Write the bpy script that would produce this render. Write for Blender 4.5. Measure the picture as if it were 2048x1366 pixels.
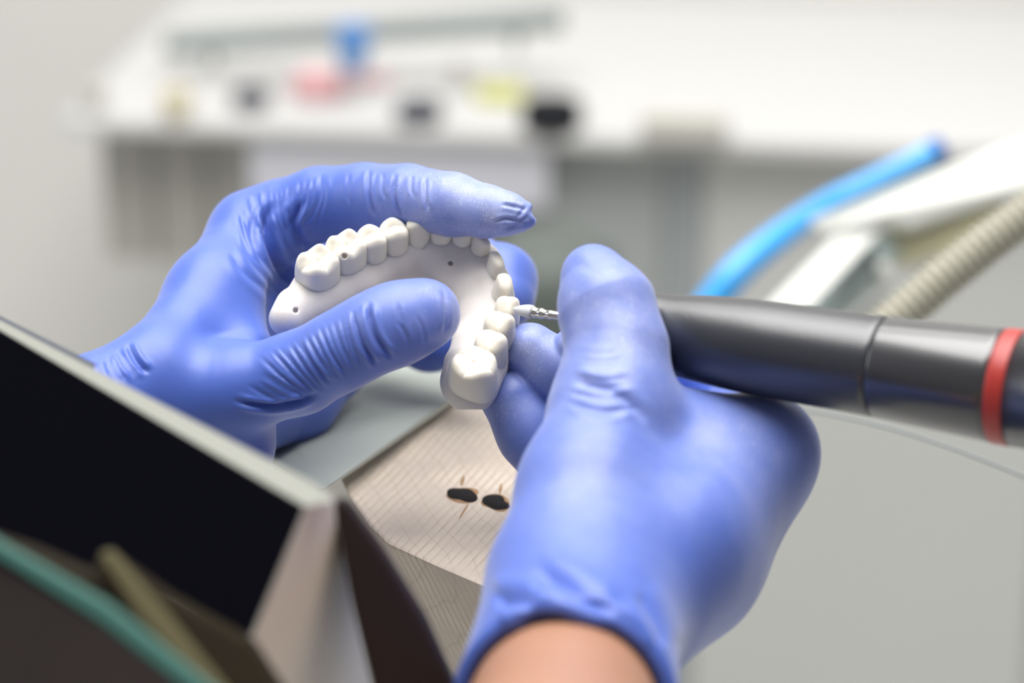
import bpy, bmesh, math, random
import numpy as np
from mathutils import Vector

# ------------------------------------------------------------------ camera, light, exposure
for o in list(bpy.data.objects):
    bpy.data.objects.remove(o)
SC = bpy.context.scene
COL = SC.collection
PITCH = math.radians(22.0)          # camera looks this far below the horizon
CAM_H = 1.40                        # metres above the floor
DF = 645.0                          # focus distance, mm
FPX = 85.0 / 36.0 * 2048.0          # focal length in pixels
cam_data = bpy.data.cameras.new('camera')
cam_data.lens, cam_data.sensor_width = 85.0, 36.0
cam_data.clip_start, cam_data.clip_end = 0.02, 60
cam_data.dof.use_dof = True
cam_data.dof.focus_distance = DF / 1000.0
cam_data.dof.aperture_fstop = 6.3
cam = bpy.data.objects.new('camera', cam_data)
COL.objects.link(cam)
cam.location = (0, 0, CAM_H)
cam.rotation_euler = (math.pi / 2 - PITCH, 0, 0)
SC.camera = cam

world = bpy.data.worlds.new('room_light')
SC.world = world
world.use_nodes = True
wbg = world.node_tree.nodes['Background']
wbg.inputs[0].default_value = (1.0, 0.99, 0.97, 1)
wbg.inputs[1].default_value = 0.27


def area_light(name, loc, target, size, power, color=(1, 1, 1), size_y=None):
    d = bpy.data.lights.new(name, 'AREA')
    d.shape = 'RECTANGLE'
    d.size, d.size_y = size, size_y or size
    d.energy, d.color = power, color
    o = bpy.data.objects.new(name, d)
    COL.objects.link(o)
    o.location = loc
    o.rotation_euler = (Vector(target) - Vector(loc)).to_track_quat('-Z', 'Y').to_euler()
    return o


area_light('unseen_overhead_light', (0.0, 0.80, 2.75), (0.0, 0.80, 0.0), 1.7, 72, (1, 0.985, 0.96), 1.5)
area_light('unseen_overhead_light', (0.0, 2.05, 2.75), (0.0, 2.05, 0.0), 2.0, 22, (1, 0.985, 0.96), 0.6)  # second unseen light, added to lengthen the highlight on the handpiece
area_light('window_light', (-2.2, 0.9, 1.9), (0.1, 0.8, 1.1), 1.3, 12, (0.96, 0.98, 1.0))

vs = SC.view_settings
vs.view_transform, vs.look, vs.gamma, vs.exposure = 'Standard', 'None', 1.0, 0.0
vs.use_curve_mapping = False

# ------------------------------------------------------------------ frames of reference
FW = np.array([0, math.cos(PITCH), -math.sin(PITCH)])
UP = np.array([0, math.sin(PITCH), math.cos(PITCH)])
RT = np.array([1.0, 0, 0])
EYE = np.array([0, 0, CAM_H])
FOC = EYE + FW * DF / 1000.0


def C(px, py, z=0.0):
    """Photo pixel and millimetres towards the camera from the focus plane -> hand-frame millimetres."""
    s = (DF - z) / FPX
    return np.array([(px - 1024.0) * s, -(py - 683.0) * s, float(z)])


def R(rpx, z=0.0):
    return rpx * (DF - z) / FPX


def W(p):
    """hand-frame mm -> world metres"""
    p = np.asarray(p, dtype=float)
    return FOC + (p[..., 0:1] * RT + p[..., 1:2] * UP - p[..., 2:3] * FW) * 0.001


def WP(px, py, z=0.0):
    return W(C(px, py, z))


def ray(px, py):
    return FW + RT * (px - 1024.0) / FPX + UP * (683.0 - py) / FPX


def on_height(px, py, h):
    d = ray(px, py)
    return EYE + d * ((h - CAM_H) / d[2])


def to_px(p):
    k = (DF - p[..., 2]) / FPX
    return 1024 + p[..., 0] / k, 683 - p[..., 1] / k


# ------------------------------------------------------------------ object helpers
def link(name, me, m=None, parent=None, origin=None):
    o = bpy.data.objects.new(name, me)
    COL.objects.link(o)
    if m is not None and not me.materials:
        me.materials.append(m)
    if parent is not None:
        o.parent = parent
    if origin is not None:
        o.location = origin
    return o


def root_of(o):
    p = np.zeros(3)
    while o is not None:
        p = p + np.array(o.location)
        o = o.parent
    return p


def mesh_obj(name, verts, faces, m, parent=None, smooth=True):
    """verts in world metres. Children are stored relative to their parent."""
    verts = np.asarray(verts, dtype=float)
    base = root_of(parent) if parent is not None else np.zeros(3)
    lo, hi = verts.min(0), verts.max(0)
    org = np.array([(lo[0] + hi[0]) / 2, (lo[1] + hi[1]) / 2, lo[2]])
    me = bpy.data.meshes.new(name)
    if isinstance(faces, np.ndarray):
        nf, k = faces.shape
        me.vertices.add(len(verts))
        me.vertices.foreach_set('co', (verts - org).astype(np.float32).ravel())
        me.loops.add(nf * k)
        me.loops.foreach_set('vertex_index', faces.astype(np.int32).ravel())
        me.polygons.add(nf)
        me.polygons.foreach_set('loop_start', np.arange(0, nf * k, k, dtype=np.int32))
        me.update(calc_edges=True)
        me.validate()
    else:
        me.from_pydata([tuple(v) for v in verts - org], [], [tuple(f) for f in faces])
        me.update()
    me.polygons.foreach_set('use_smooth', [smooth] * len(me.polygons))
    return link(name, me, m, parent, tuple(org - base))


def bm_obj(name, bm, m, parent=None, smooth=False):
    bmesh.ops.recalc_face_normals(bm, faces=bm.faces[:])
    bm.verts.ensure_lookup_table()
    bm.verts.index_update()
    v = [tuple(x.co) for x in bm.verts]
    f = [tuple(x.index for x in q.verts) for q in bm.faces]
    bm.free()
    return mesh_obj(name, v, f, m, parent, smooth)


def empty(name, loc):
    o = bpy.data.objects.new(name, None)
    o.empty_display_size = 0.02
    COL.objects.link(o)
    o.location = tuple(loc)
    return o


def tag(o, label=None, cat=None, group=None, kind=None):
    for k, v in (('label', label), ('category', cat), ('group', group), ('kind', kind)):
        if v:
            o[k] = v
    return o


def prism(poly, ext, bevel=0.0, seg=2):
    """closed polygon of world points extruded by a world vector"""
    bm = bmesh.new()
    ext = Vector(ext)
    a = [bm.verts.new(Vector(p)) for p in poly]
    b = [bm.verts.new(Vector(p) + ext) for p in poly]
    n = len(poly)
    bm.faces.new(a)
    bm.faces.new(b[::-1])
    for i in range(n):
        bm.faces.new((a[i], b[i], b[(i + 1) % n], a[(i + 1) % n]))
    bmesh.ops.recalc_face_normals(bm, faces=bm.faces[:])
    if bevel:
        bmesh.ops.bevel(bm, geom=bm.edges[:], offset=bevel, segments=seg, affect='EDGES', profile=0.5)
    return bm


def box(cx, cy, cz, sx, sy, sz, rot=0.0, bevel=0.0):
    c, s = math.cos(rot), math.sin(rot)
    q = [(-sx / 2, -sy / 2), (sx / 2, -sy / 2), (sx / 2, sy / 2), (-sx / 2, sy / 2)]
    return prism([(cx + x * c - y * s, cy + x * s + y * c, cz - sz / 2) for x, y in q], (0, 0, sz), bevel)


def frame_of(d):
    d = np.asarray(d, float) / np.linalg.norm(d)
    t = np.array([0, 0, 1.0]) if abs(d[2]) < 0.9 else np.array([1.0, 0, 0])
    u = np.cross(t, d)
    u /= np.linalg.norm(u)
    return d, u, np.cross(d, u)


def lathe(o, axis, prof, seg=48):
    """profile of (distance along axis, radius); world units"""
    d, u, v = frame_of(axis)
    o = np.asarray(o, float)
    V, F = [], []
    ang = np.linspace(0, 2 * math.pi, seg, endpoint=False)
    for t, r in prof:
        for a in ang:
            V.append(o + d * t + (u * math.cos(a) + v * math.sin(a)) * max(r, 1e-6))
    m = len(prof)
    for i in range(m - 1):
        for j in range(seg):
            k = (j + 1) % seg
            F.append((i * seg + j, i * seg + k, (i + 1) * seg + k, (i + 1) * seg + j))
    F.append(tuple(range(seg))[::-1])
    F.append(tuple((m - 1) * seg + j for j in range(seg)))
    return np.array(V), F


def tube(pts, rad, seg=20, sub=8):
    """smooth tube through world points (Catmull-Rom); rad is a number or a list"""
    P = [np.asarray(p, float) for p in pts]
    rr = list(rad) if hasattr(rad, '__len__') else [rad] * len(P)
    Q, RR = [], []
    for i in range(len(P) - 1):
        p0, p1, p2, p3 = P[max(i - 1, 0)], P[i], P[i + 1], P[min(i + 2, len(P) - 1)]
        for k in range(sub):
            t = k / sub
            Q.append(0.5 * (2 * p1 + (p2 - p0) * t + (2 * p0 - 5 * p1 + 4 * p2 - p3) * t * t + (3 * p1 - p0 - 3 * p2 + p3) * t ** 3))
            RR.append(rr[i] + (rr[i + 1] - rr[i]) * t)
    Q.append(P[-1])
    RR.append(rr[-1])
    V, F = [], []
    _, u, _ = frame_of(Q[1] - Q[0])
    for i, q in enumerate(Q):
        d = Q[min(i + 1, len(Q) - 1)] - Q[max(i - 1, 0)]
        d /= np.linalg.norm(d)
        u = u - d * (u @ d)
        u /= np.linalg.norm(u)
        v = np.cross(d, u)
        for j in range(seg):
            a = 2 * math.pi * j / seg
            V.append(q + (u * math.cos(a) + v * math.sin(a)) * RR[i])
    for i in range(len(Q) - 1):
        for j in range(seg):
            k = (j + 1) % seg
            F.append((i * seg + j, i * seg + k, (i + 1) * seg + k, (i + 1) * seg + j))
    F.append(tuple(range(seg))[::-1])
    F.append(tuple((len(Q) - 1) * seg + j for j in range(seg)))
    return np.array(V), F


# ------------------------------------------------------------------ materials
def mat(name, color, rough=0.5, metal=0.0, spec=0.5, noise=0.0, nscale=40.0, bump=0.0, bscale=200.0, sss=0.0, sss_r=(1, 1, 1), sss_s=0.003, coat=0.0):
    m = bpy.data.materials.new(name)
    m.use_nodes = True
    nt = m.node_tree
    b = nt.nodes['Principled BSDF']
    b.inputs['Base Color'].default_value = (*color, 1)
    b.inputs['Roughness'].default_value = rough
    b.inputs['Metallic'].default_value = metal
    b.inputs['Specular IOR Level'].default_value = spec
    b.inputs['Coat Weight'].default_value = coat
    if sss:
        b.inputs['Subsurface Weight'].default_value = sss
        b.inputs['Subsurface Radius'].default_value = sss_r
        b.inputs['Subsurface Scale'].default_value = sss_s
    g = nt.nodes.new('ShaderNodeNewGeometry')
    if noise:
        n = nt.nodes.new('ShaderNodeTexNoise')
        n.inputs['Scale'].default_value = nscale
        n.inputs['Detail'].default_value = 4
        nt.links.new(g.outputs['Position'], n.inputs['Vector'])
        r = nt.nodes.new('ShaderNodeMapRange')
        r.inputs['To Min'].default_value = 1 - noise
        r.inputs['To Max'].default_value = 1 + noise
        nt.links.new(n.outputs['Fac'], r.inputs['Value'])
        x = nt.nodes.new('ShaderNodeVectorMath')
        x.operation = 'SCALE'
        x.inputs[0].default_value = color
        nt.links.new(r.outputs[0], x.inputs['Scale'])
        nt.links.new(x.outputs[0], b.inputs['Base Color'])
    if bump:
        n = nt.nodes.new('ShaderNodeTexNoise')
        n.inputs['Scale'].default_value = bscale
        n.inputs['Detail'].default_value = 3
        nt.links.new(g.outputs['Position'], n.inputs['Vector'])
        bp = nt.nodes.new('ShaderNodeBump')
        bp.inputs['Strength'].default_value = bump
        bp.inputs['Distance'].default_value = 0.0005
        nt.links.new(n.outputs['Fac'], bp.inputs['Height'])
        nt.links.new(bp.outputs[0], b.inputs['Normal'])
    return m


def glove_material():
    m = mat('blue_nitrile', (0.066, 0.128, 0.49), rough=0.42, spec=0.5, sss=0.12, sss_r=(0.25, 0.4, 1.0), sss_s=0.002)
    nt = m.node_tree
    b = nt.nodes['Principled BSDF']
    b.inputs['Sheen Weight'].default_value = 0.22
    b.inputs['Sheen Roughness'].default_value = 0.45
    L = nt.links.new
    g = nt.nodes.new('ShaderNodeNewGeometry')
    # plaster dust: per-vertex amount, broken up into fine specks and a soft film
    at = nt.nodes.new('ShaderNodeAttribute')
    at.attribute_name = 'dust'
    n2 = nt.nodes.new('ShaderNodeTexNoise')
    n2.inputs['Scale'].default_value = 160
    n2.inputs['Detail'].default_value = 5
    v = nt.nodes.new('ShaderNodeTexVoronoi')
    v.inputs['Scale'].default_value = 2500
    for q in (n2, v):
        L(g.outputs['Position'], q.inputs['Vector'])

    def math_(op, a, bb, clamp=False):
        x = nt.nodes.new('ShaderNodeMath')
        x.operation = op
        x.use_clamp = clamp
        for i, s in enumerate((a, bb)):
            if hasattr(s, 'is_linked'):
                L(s, x.inputs[i])
            else:
                x.inputs[i].default_value = s
        return x.outputs[0]
    # specks: voronoi cells smaller than a random threshold
    sp = nt.nodes.new('ShaderNodeSeparateColor')
    L(v.outputs['Color'], sp.inputs[0])
    cell = math_('MULTIPLY', math_('SUBTRACT', sp.outputs[0], 0.35), 0.72)      # speck radius
    amount = math_('MULTIPLY', math_('MULTIPLY', at.outputs['Fac'], n2.outputs['Fac']), 1.9)
    speck = math_('LESS_THAN', v.outputs['Distance'], math_('MULTIPLY', cell, amount))
    film = math_('MULTIPLY', math_('POWER', at.outputs['Fac'], 1.6), 0.52)
    film = math_('MULTIPLY', film, math_('ADD', n2.outputs['Fac'], 0.3))
    fac = math_('MAXIMUM', math_('MULTIPLY', speck, 0.75), film, True)
    mx = nt.nodes.new('ShaderNodeMix')
    mx.data_type = 'RGBA'
    L(fac, mx.inputs['Factor'])
    mx.inputs[6].default_value = (0.066, 0.128, 0.49, 1)
    mx.inputs[7].default_value = (0.72, 0.74, 0.84, 1)
    L(mx.outputs[2], b.inputs['Base Color'])
    # fine skin of the rubber
    bp = nt.nodes.new('ShaderNodeBump')
    bp.inputs['Strength'].default_value = 0.10
    bp.inputs['Distance'].default_value = 0.0004
    n3 = nt.nodes.new('ShaderNodeTexNoise')
    n3.inputs['Scale'].default_value = 420
    n3.inputs['Detail'].default_value = 4
    L(g.outputs['Position'], n3.inputs['Vector'])
    L(n3.outputs['Fac'], bp.inputs['Height'])
    L(bp.outputs[0], b.inputs['Normal'])
    return m


def wood_material():
    m = mat('beech_wood', (0.62, 0.52, 0.42), rough=0.6, spec=0.3)
    nt = m.node_tree
    L = nt.links.new
    b = nt.nodes['Principled BSDF']
    g = nt.nodes.new('ShaderNodeNewGeometry')

    def node(t, **kw):
        x = nt.nodes.new(t)
        for k, val in kw.items():
            x.inputs[k].default_value = val
        return x
    # growth rings: planes through the block, cut by the top and by the side
    def bands(direction, pitch, wob, nscale):
        d = nt.nodes.new('ShaderNodeVectorMath')
        d.operation = 'DOT_PRODUCT'
        d.inputs[1].default_value = direction
        L(g.outputs['Position'], d.inputs[0])
        n = node('ShaderNodeTexNoise', Scale=nscale, Detail=2.0)
        L(g.outputs['Position'], n.inputs['Vector'])
        ma = nt.nodes.new('ShaderNodeMath')
        ma.operation = 'MULTIPLY_ADD'
        L(n.outputs['Fac'], ma.inputs[0])
        ma.inputs[1].default_value = wob
        L(d.outputs['Value'], ma.inputs[2])
        di = nt.nodes.new('ShaderNodeMath')
        di.operation = 'DIVIDE'
        L(ma.outputs[0], di.inputs[0])
        di.inputs[1].default_value = pitch
        fr = nt.nodes.new('ShaderNodeMath')
        fr.operation = 'FRACT'
        L(di.outputs[0], fr.inputs[0])
        return fr
    a_, b_ = on_height(870, 1110, 1.1), on_height(935, 1040, 1.1)
    d1 = (b_ - a_) / np.linalg.norm(b_ - a_)
    d2 = np.array([0.016, 0.010, -0.05])
    rn = np.cross(d1, d2)
    rn /= np.linalg.norm(rn)
    cr = on_height(945, 1100, 1.1) - on_height(900, 1040, 1.1)
    cn = np.array([-cr[1], cr[0], 0]) / np.linalg.norm(cr)
    w = bands(tuple(rn), 0.0025, 0.0038, 28.0)
    w2 = bands(tuple(cn), 0.0056, 0.006, 60.0)
    nz = node('ShaderNodeTexNoise', Scale=70.0, Detail=6.0)
    L(g.outputs['Position'], nz.inputs['Vector'])
    fine = node('ShaderNodeTexNoise', Scale=1800.0, Detail=2.0)
    L(g.outputs['Position'], fine.inputs['Vector'])
    r1 = nt.nodes.new('ShaderNodeValToRGB')
    r1.color_ramp.elements[0].position = 0.0
    r1.color_ramp.elements[0].color = (0.62, 0.545, 0.46, 1)
    r1.color_ramp.elements[1].position = 0.55
    r1.color_ramp.elements[1].color = (0.59, 0.51, 0.425, 1)
    e_ = r1.color_ramp.elements.new(0.9)
    e_.color = (0.36, 0.27, 0.19, 1)
    e_ = r1.color_ramp.elements.new(1.0)
    e_.color = (0.64, 0.56, 0.49, 1)
    L(w.outputs[0], r1.inputs[0])
    patch = nt.nodes.new('ShaderNodeMapRange')
    patch.inputs['From Min'].default_value = 0.35
    patch.inputs['From Max'].default_value = 0.62
    patch.inputs['To Min'].default_value = 0.08
    patch.inputs['To Max'].default_value = 0.72
    L(nz.outputs['Fac'], patch.inputs['Value'])
    soft = nt.nodes.new('ShaderNodeMix')
    soft.data_type = 'RGBA'
    L(patch.outputs[0], soft.inputs['Factor'])
    soft.inputs[6].default_value = (0.60, 0.525, 0.435, 1)
    L(r1.outputs[0], soft.inputs[7])
    r2 = nt.nodes.new('ShaderNodeValToRGB')
    r2.color_ramp.elements[0].position = 0.0
    r2.color_ramp.elements[0].color = (0.90, 0.88, 0.86, 1)
    r2.color_ramp.elements[1].position = 0.15
    r2.color_ramp.elements[1].color = (1, 1, 1, 1)
    L(w2.outputs[0], r2.inputs[0])

    def mul(a, c, fac=1.0):
        x = nt.nodes.new('ShaderNodeMix')
        x.data_type = 'RGBA'
        x.blend_type = 'MULTIPLY'
        x.inputs['Factor'].default_value = fac
        L(a, x.inputs[6])
        L(c, x.inputs[7])
        return x.outputs[2]
    r3 = nt.nodes.new('ShaderNodeValToRGB')
    r3.color_ramp.elements[0].position = 0.3
    r3.color_ramp.elements[0].color = (0.82, 0.80, 0.82, 1)
    r3.color_ramp.elements[1].position = 0.7
    r3.color_ramp.elements[1].color = (1.0, 1.0, 1.0, 1)
    L(nz.outputs['Fac'], r3.inputs[0])
    col = mul(mul(soft.outputs[2], r2.outputs[0]), r3.outputs[0])
    L(col, b.inputs['Base Color'])
    bp = node('ShaderNodeBump', Strength=0.25, Distance=0.0004)
    L(fine.outputs['Fac'], bp.inputs['Height'])
    L(bp.outputs[0], b.inputs['Normal'])
    return m


M = {}
M['glove'] = glove_material()
M['skin'] = mat('skin', (0.33, 0.165, 0.10), rough=0.5, noise=0.05, nscale=90, sss=0.25, sss_r=(1, 0.35, 0.2), sss_s=0.004, bump=0.15, bscale=500)
M['tooth'] = mat('cast_ivory', (0.74, 0.705, 0.62), rough=0.36, sss=0.75, sss_r=(1.0, 0.82, 0.62), sss_s=0.0016, bump=0.05, bscale=900)
M['gum'] = mat('cast_white', (0.61, 0.575, 0.55), rough=0.45, sss=0.75, sss_r=(1.0, 0.78, 0.66), sss_s=0.0016, noise=0.02, nscale=300, bump=0.12, bscale=1100)
M['hole'] = mat('drill_hole', (0.42, 0.31, 0.22), rough=0.8)
M['grip'] = mat('dark_rubber', (0.014, 0.016, 0.024), rough=0.33, spec=1.0, bump=0.10, bscale=1500)
M['body'] = mat('dark_plastic', (0.016, 0.017, 0.022), rough=0.29, spec=1.0, coat=0.3)
M['red'] = mat('red_ring', (0.36, 0.028, 0.022), rough=0.38)
M['steel'] = mat('steel', (0.62, 0.60, 0.57), rough=0.22, metal=1.0)
M['brass'] = mat('brass', (0.66, 0.52, 0.30), rough=0.3, metal=1.0)
M['stone'] = mat('pale_stone', (0.60, 0.61, 0.63), rough=0.75, noise=0.05, nscale=1200)
M['wood'] = wood_material()
M['char'] = mat('charred_wood', (0.012, 0.011, 0.012), rough=0.85, spec=0.15, noise=0.3, nscale=900, bump=0.6, bscale=900)
M['scorch'] = mat('scorched_wood', (0.30, 0.17, 0.08), rough=0.7, noise=0.3, nscale=500)
M['black'] = mat('black_glass', (0.003, 0.003, 0.005), rough=0.7, spec=0.0)
M['rim'] = mat('pale_rim', (0.20, 0.205, 0.18), rough=0.5, noise=0.05, nscale=60)
M['pale'] = mat('pale_plastic', (0.72, 0.69, 0.63), rough=0.6, noise=0.04, nscale=50)
M['navy'] = mat('navy_strip', (0.035, 0.045, 0.07), rough=0.5)
M['greyplate'] = mat('grey_green_plate', (0.33, 0.36, 0.33), rough=0.5, noise=0.05, nscale=30)
M['dark'] = mat('dark_brown_holder', (0.016, 0.010, 0.009), rough=0.6, spec=0.12, noise=0.2, nscale=60)
M['tan'] = mat('tan_wood_strip', (0.085, 0.074, 0.036), rough=0.6, spec=0.15, noise=0.1, nscale=80)
M['umber'] = mat('umber_wood', (0.016, 0.012, 0.006), rough=0.7, spec=0.1, noise=0.15, nscale=80)
M['teal'] = mat('teal_glass_edge', (0.034, 0.105, 0.088), rough=0.3, spec=0.2)
M['slate'] = mat('dark_grey_cloth', (0.034, 0.027, 0.027), rough=0.9, spec=0.05, noise=0.35, nscale=25)
M['wall'] = mat('warm_white_paint', (0.70, 0.69, 0.66), rough=0.8, noise=0.02, nscale=3)
M['floor'] = mat('pale_grey_vinyl', (0.60, 0.60, 0.58), rough=0.55, noise=0.03, nscale=8)
M['white'] = mat('white_laminate', (0.56, 0.56, 0.555), rough=0.6, noise=0.01, nscale=5)
M['lavender'] = mat('cool_white_panel', (0.57, 0.57, 0.62), rough=0.5, noise=0.01, nscale=5)
M['cab'] = mat('beige_grey_front', (0.37, 0.36, 0.33), rough=0.6, noise=0.02, nscale=6)
M['cabgrey'] = mat('grey_front', (0.36, 0.38, 0.375), rough=0.6, noise=0.02, nscale=6)
M['cabpale'] = mat('pale_grey_front', (0.55, 0.555, 0.54), rough=0.6, noise=0.02, nscale=6)
M['bin'] = mat('dark_grey_green_shade', (0.09, 0.105, 0.095), rough=0.6)  # dark colour put in for the deep shade behind the hands
M['cabseam'] = mat('cool_grey_front', (0.32, 0.345, 0.355), rough=0.6, noise=0.02, nscale=6)
M['barg'] = mat('grey_metal', (0.23, 0.26, 0.26), rough=0.5, noise=0.02, nscale=10)
M['pink'] = mat('pink_plaster', (0.62, 0.34, 0.35), rough=0.8, noise=0.06, nscale=40)
M['bluec'] = mat('blue_plastic', (0.09, 0.27, 0.62), rough=0.45)
M['blackp'] = mat('black_plastic', (0.008, 0.009, 0.013), rough=0.6, spec=0.2)
M['darkp'] = mat('charcoal_plastic', (0.055, 0.055, 0.075), rough=0.6, spec=0.2)
M['yellow'] = mat('yellow_green_plastic', (0.62, 0.62, 0.20), rough=0.5)
M['cream'] = mat('cream_plastic', (0.64, 0.58, 0.40), rough=0.5)
M['beige'] = mat('beige_grey_box', (0.52, 0.51, 0.46), rough=0.6)
M['hose'] = mat('sky_blue_hose', (0.05, 0.36, 0.80), rough=0.3, spec=0.6)
M['hosecap'] = mat('deep_blue_cap', (0.02, 0.10, 0.38), rough=0.4)
M['armw'] = mat('white_metal', (0.58, 0.59, 0.56), rough=0.5)
M['armg'] = mat('sage_grey_metal', (0.33, 0.39, 0.38), rough=0.4, noise=0.04, nscale=60)
M['olive'] = mat('olive_plastic', (0.50, 0.48, 0.31), rough=0.5, noise=0.08, nscale=60)
M['ribbed'] = mat('cream_ribbed_hose', (0.43, 0.415, 0.34), rough=0.5)

# ------------------------------------------------------------------ signed distance modelling
def smin(a, b, k):
    h = np.clip(0.5 + 0.5 * (b - a) / k, 0, 1)
    return b + (a - b) * h - k * h * (1 - h)


def smax(a, b, k):
    return -smin(-a, -b, k)


def cone(P, a, b, ra, rb):
    ab = b - a
    t = np.clip(((P - a) @ ab) / (ab @ ab), 0, 1)
    q = P - a - t[:, None] * ab
    return np.sqrt((q * q).sum(1)) - (ra + (rb - ra) * t)


def chain(pts):
    """[(px, py, z, radius px)...] -> list of cones in mm"""
    out = []
    for p, q in zip(pts[:-1], pts[1:]):
        out.append((C(*p[:3]), C(*q[:3]), R(p[3], p[2]), R(q[3], q[2])))
    return out


def chain_d(P, cones, k):
    d = None
    for c in cones:
        e = cone(P, *c)
        d = e if d is None else smin(d, e, k)
    return d


def mesh_sdf(fn, lo, hi, h, coarse=4, margin=1.35):
    """sparse evaluation + naive surface nets; returns verts (same frame) and quads"""
    lo, hi = np.asarray(lo, float), np.asarray(hi, float)
    nc = np.ceil((hi - lo) / (h * coarse)).astype(int) + 1
    g = np.indices(nc).reshape(3, -1).T
    cen = lo + (g * coarse + (coarse - 1) / 2) * h
    d = fn(cen)
    act = np.abs(d) < 0.87 * coarse * h * margin + 0.5 * h
    n = nc * coarse
    F = np.where(d < 0, -9.0, 9.0).astype(np.float32).reshape(nc)
    F = np.repeat(np.repeat(np.repeat(F, coarse, 0), coarse, 1), coarse, 2)
    off = np.indices((coarse,) * 3).reshape(3, -1).T
    ga = g[act]
    for s in range(0, len(ga), 6000):
        ii = (ga[s:s + 6000, None, :] * coarse + off[None]).reshape(-1, 3)
        F[ii[:, 0], ii[:, 1], ii[:, 2]] = fn(lo + ii * h)
    ins = (F < 0)
    S = np.zeros(n - 1, np.uint8)
    for i in (0, 1):
        for j in (0, 1):
            for k in (0, 1):
                S += ins[i:n[0] - 1 + i, j:n[1] - 1 + j, k:n[2] - 1 + k]
    ci = np.argwhere((S > 0) & (S < 8))
    idx = np.full(n - 1, -1, np.int32)
    idx[ci[:, 0], ci[:, 1], ci[:, 2]] = np.arange(len(ci))
    acc = np.zeros((len(ci), 3))
    cnt = np.zeros(len(ci))
    for ax in range(3):
        o1, o2 = [x for x in range(3) if x != ax]
        for i in (0, 1):
            for j in (0, 1):
                p = ci.copy()
                p[:, o1] += i
                p[:, o2] += j
                q = p.copy()
                q[:, ax] += 1
                fa = F[p[:, 0], p[:, 1], p[:, 2]].astype(float)
                fb = F[q[:, 0], q[:, 1], q[:, 2]].astype(float)
                x = (fa < 0) != (fb < 0)
                t = np.where(x, fa / np.where(x, fa - fb, 1), 0)
                pt = p.astype(float)
                pt[:, ax] += t
                acc[x] += pt[x]
                cnt[x] += 1
    V = lo + acc / cnt[:, None] * h
    Q = []
    for ax in range(3):
        o1, o2 = (ax + 1) % 3, (ax + 2) % 3
        sl0 = [slice(None)] * 3
        sl1 = [slice(None)] * 3
        sl0[ax] = slice(0, n[ax] - 1)
        sl1[ax] = slice(1, n[ax])
        a, b = ins[tuple(sl0)], ins[tuple(sl1)]
        e = np.argwhere(a != b)
        ok = (e[:, o1] > 0) & (e[:, o2] > 0) & (e[:, o1] < n[o1] - 1) & (e[:, o2] < n[o2] - 1)
        e = e[ok]
        f = a[e[:, 0], e[:, 1], e[:, 2]]
        c = []
        for i, j in ((-1, -1), (0, -1), (0, 0), (-1, 0)):
            p = e.copy()
            p[:, o1] += i
            p[:, o2] += j
            c.append(idx[p[:, 0], p[:, 1], p[:, 2]])
        c = np.stack(c, 1)
        c[~f] = c[~f][:, ::-1]
        Q.append(c)
    Q = np.concatenate(Q)
    Q = Q[(Q >= 0).all(1)]
    for _ in range(2):                              # pull the vertices onto the surface
        gr, d = grad(fn, V, h * 0.5)
        V = V - gr * np.clip(d, -h, h)[:, None]
    return V, Q


def grad(fn, V, e):
    out = np.empty_like(V)
    dd = np.empty(len(V))
    for s in range(0, len(V), 300000):
        p = V[s:s + 300000]
        d0 = fn(p)
        for i in range(3):
            q = p.copy()
            q[:, i] += e
            out[s:s + 300000, i] = fn(q) - d0
        dd[s:s + 300000] = d0
    ln = np.linalg.norm(out, axis=1)
    out /= np.maximum(ln, 1e-9)[:, None]
    return out, dd


def march(px, py, fn, z0=120.0):
    """first hit of the camera ray with a surface, hand-frame mm"""
    a = C(px, py, z0)
    d = C(px, py, z0 - 1) - a
    d /= np.linalg.norm(d)
    t = 0.0
    for _ in range(200):
        s = fn((a + d * t)[None])[0]
        if s < 0.02:
            break
        t += s * 0.8
    return a + d * t, d


def polyline_dist(x, y, pts):
    best = np.full(x.shape, 1e9)
    par = np.zeros(x.shape)
    L = [0.0]
    for (ax, ay), (bx, by) in zip(pts[:-1], pts[1:]):
        L.append(L[-1] + math.hypot(bx - ax, by - ay))
    for i, ((ax, ay), (bx, by)) in enumerate(zip(pts[:-1], pts[1:])):
        dx, dy = bx - ax, by - ay
        t = np.clip(((x - ax) * dx + (y - ay) * dy) / (dx * dx + dy * dy), 0, 1)
        dist = np.hypot(x - ax - t * dx, y - ay - t * dy)
        m = dist < best
        best[m] = dist[m]
        par[m] = ((L[i] + t * (L[i + 1] - L[i])) / L[-1])[m]
    return best, par


def spline2(pts, n=8):
    P = [np.array(p, float) for p in pts]
    out = []
    for i in range(len(P) - 1):
        p0, p1, p2, p3 = P[max(i - 1, 0)], P[i], P[i + 1], P[min(i + 2, len(P) - 1)]
        for k in range(n):
            t = k / n
            out.append(tuple(0.5 * (2 * p1 + (p2 - p0) * t + (2 * p0 - 5 * p1 + 4 * p2 - p3) * t * t + (3 * p1 - p0 - 3 * p2 + p3) * t ** 3)))
    out.append(tuple(P[-1]))
    return out


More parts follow.
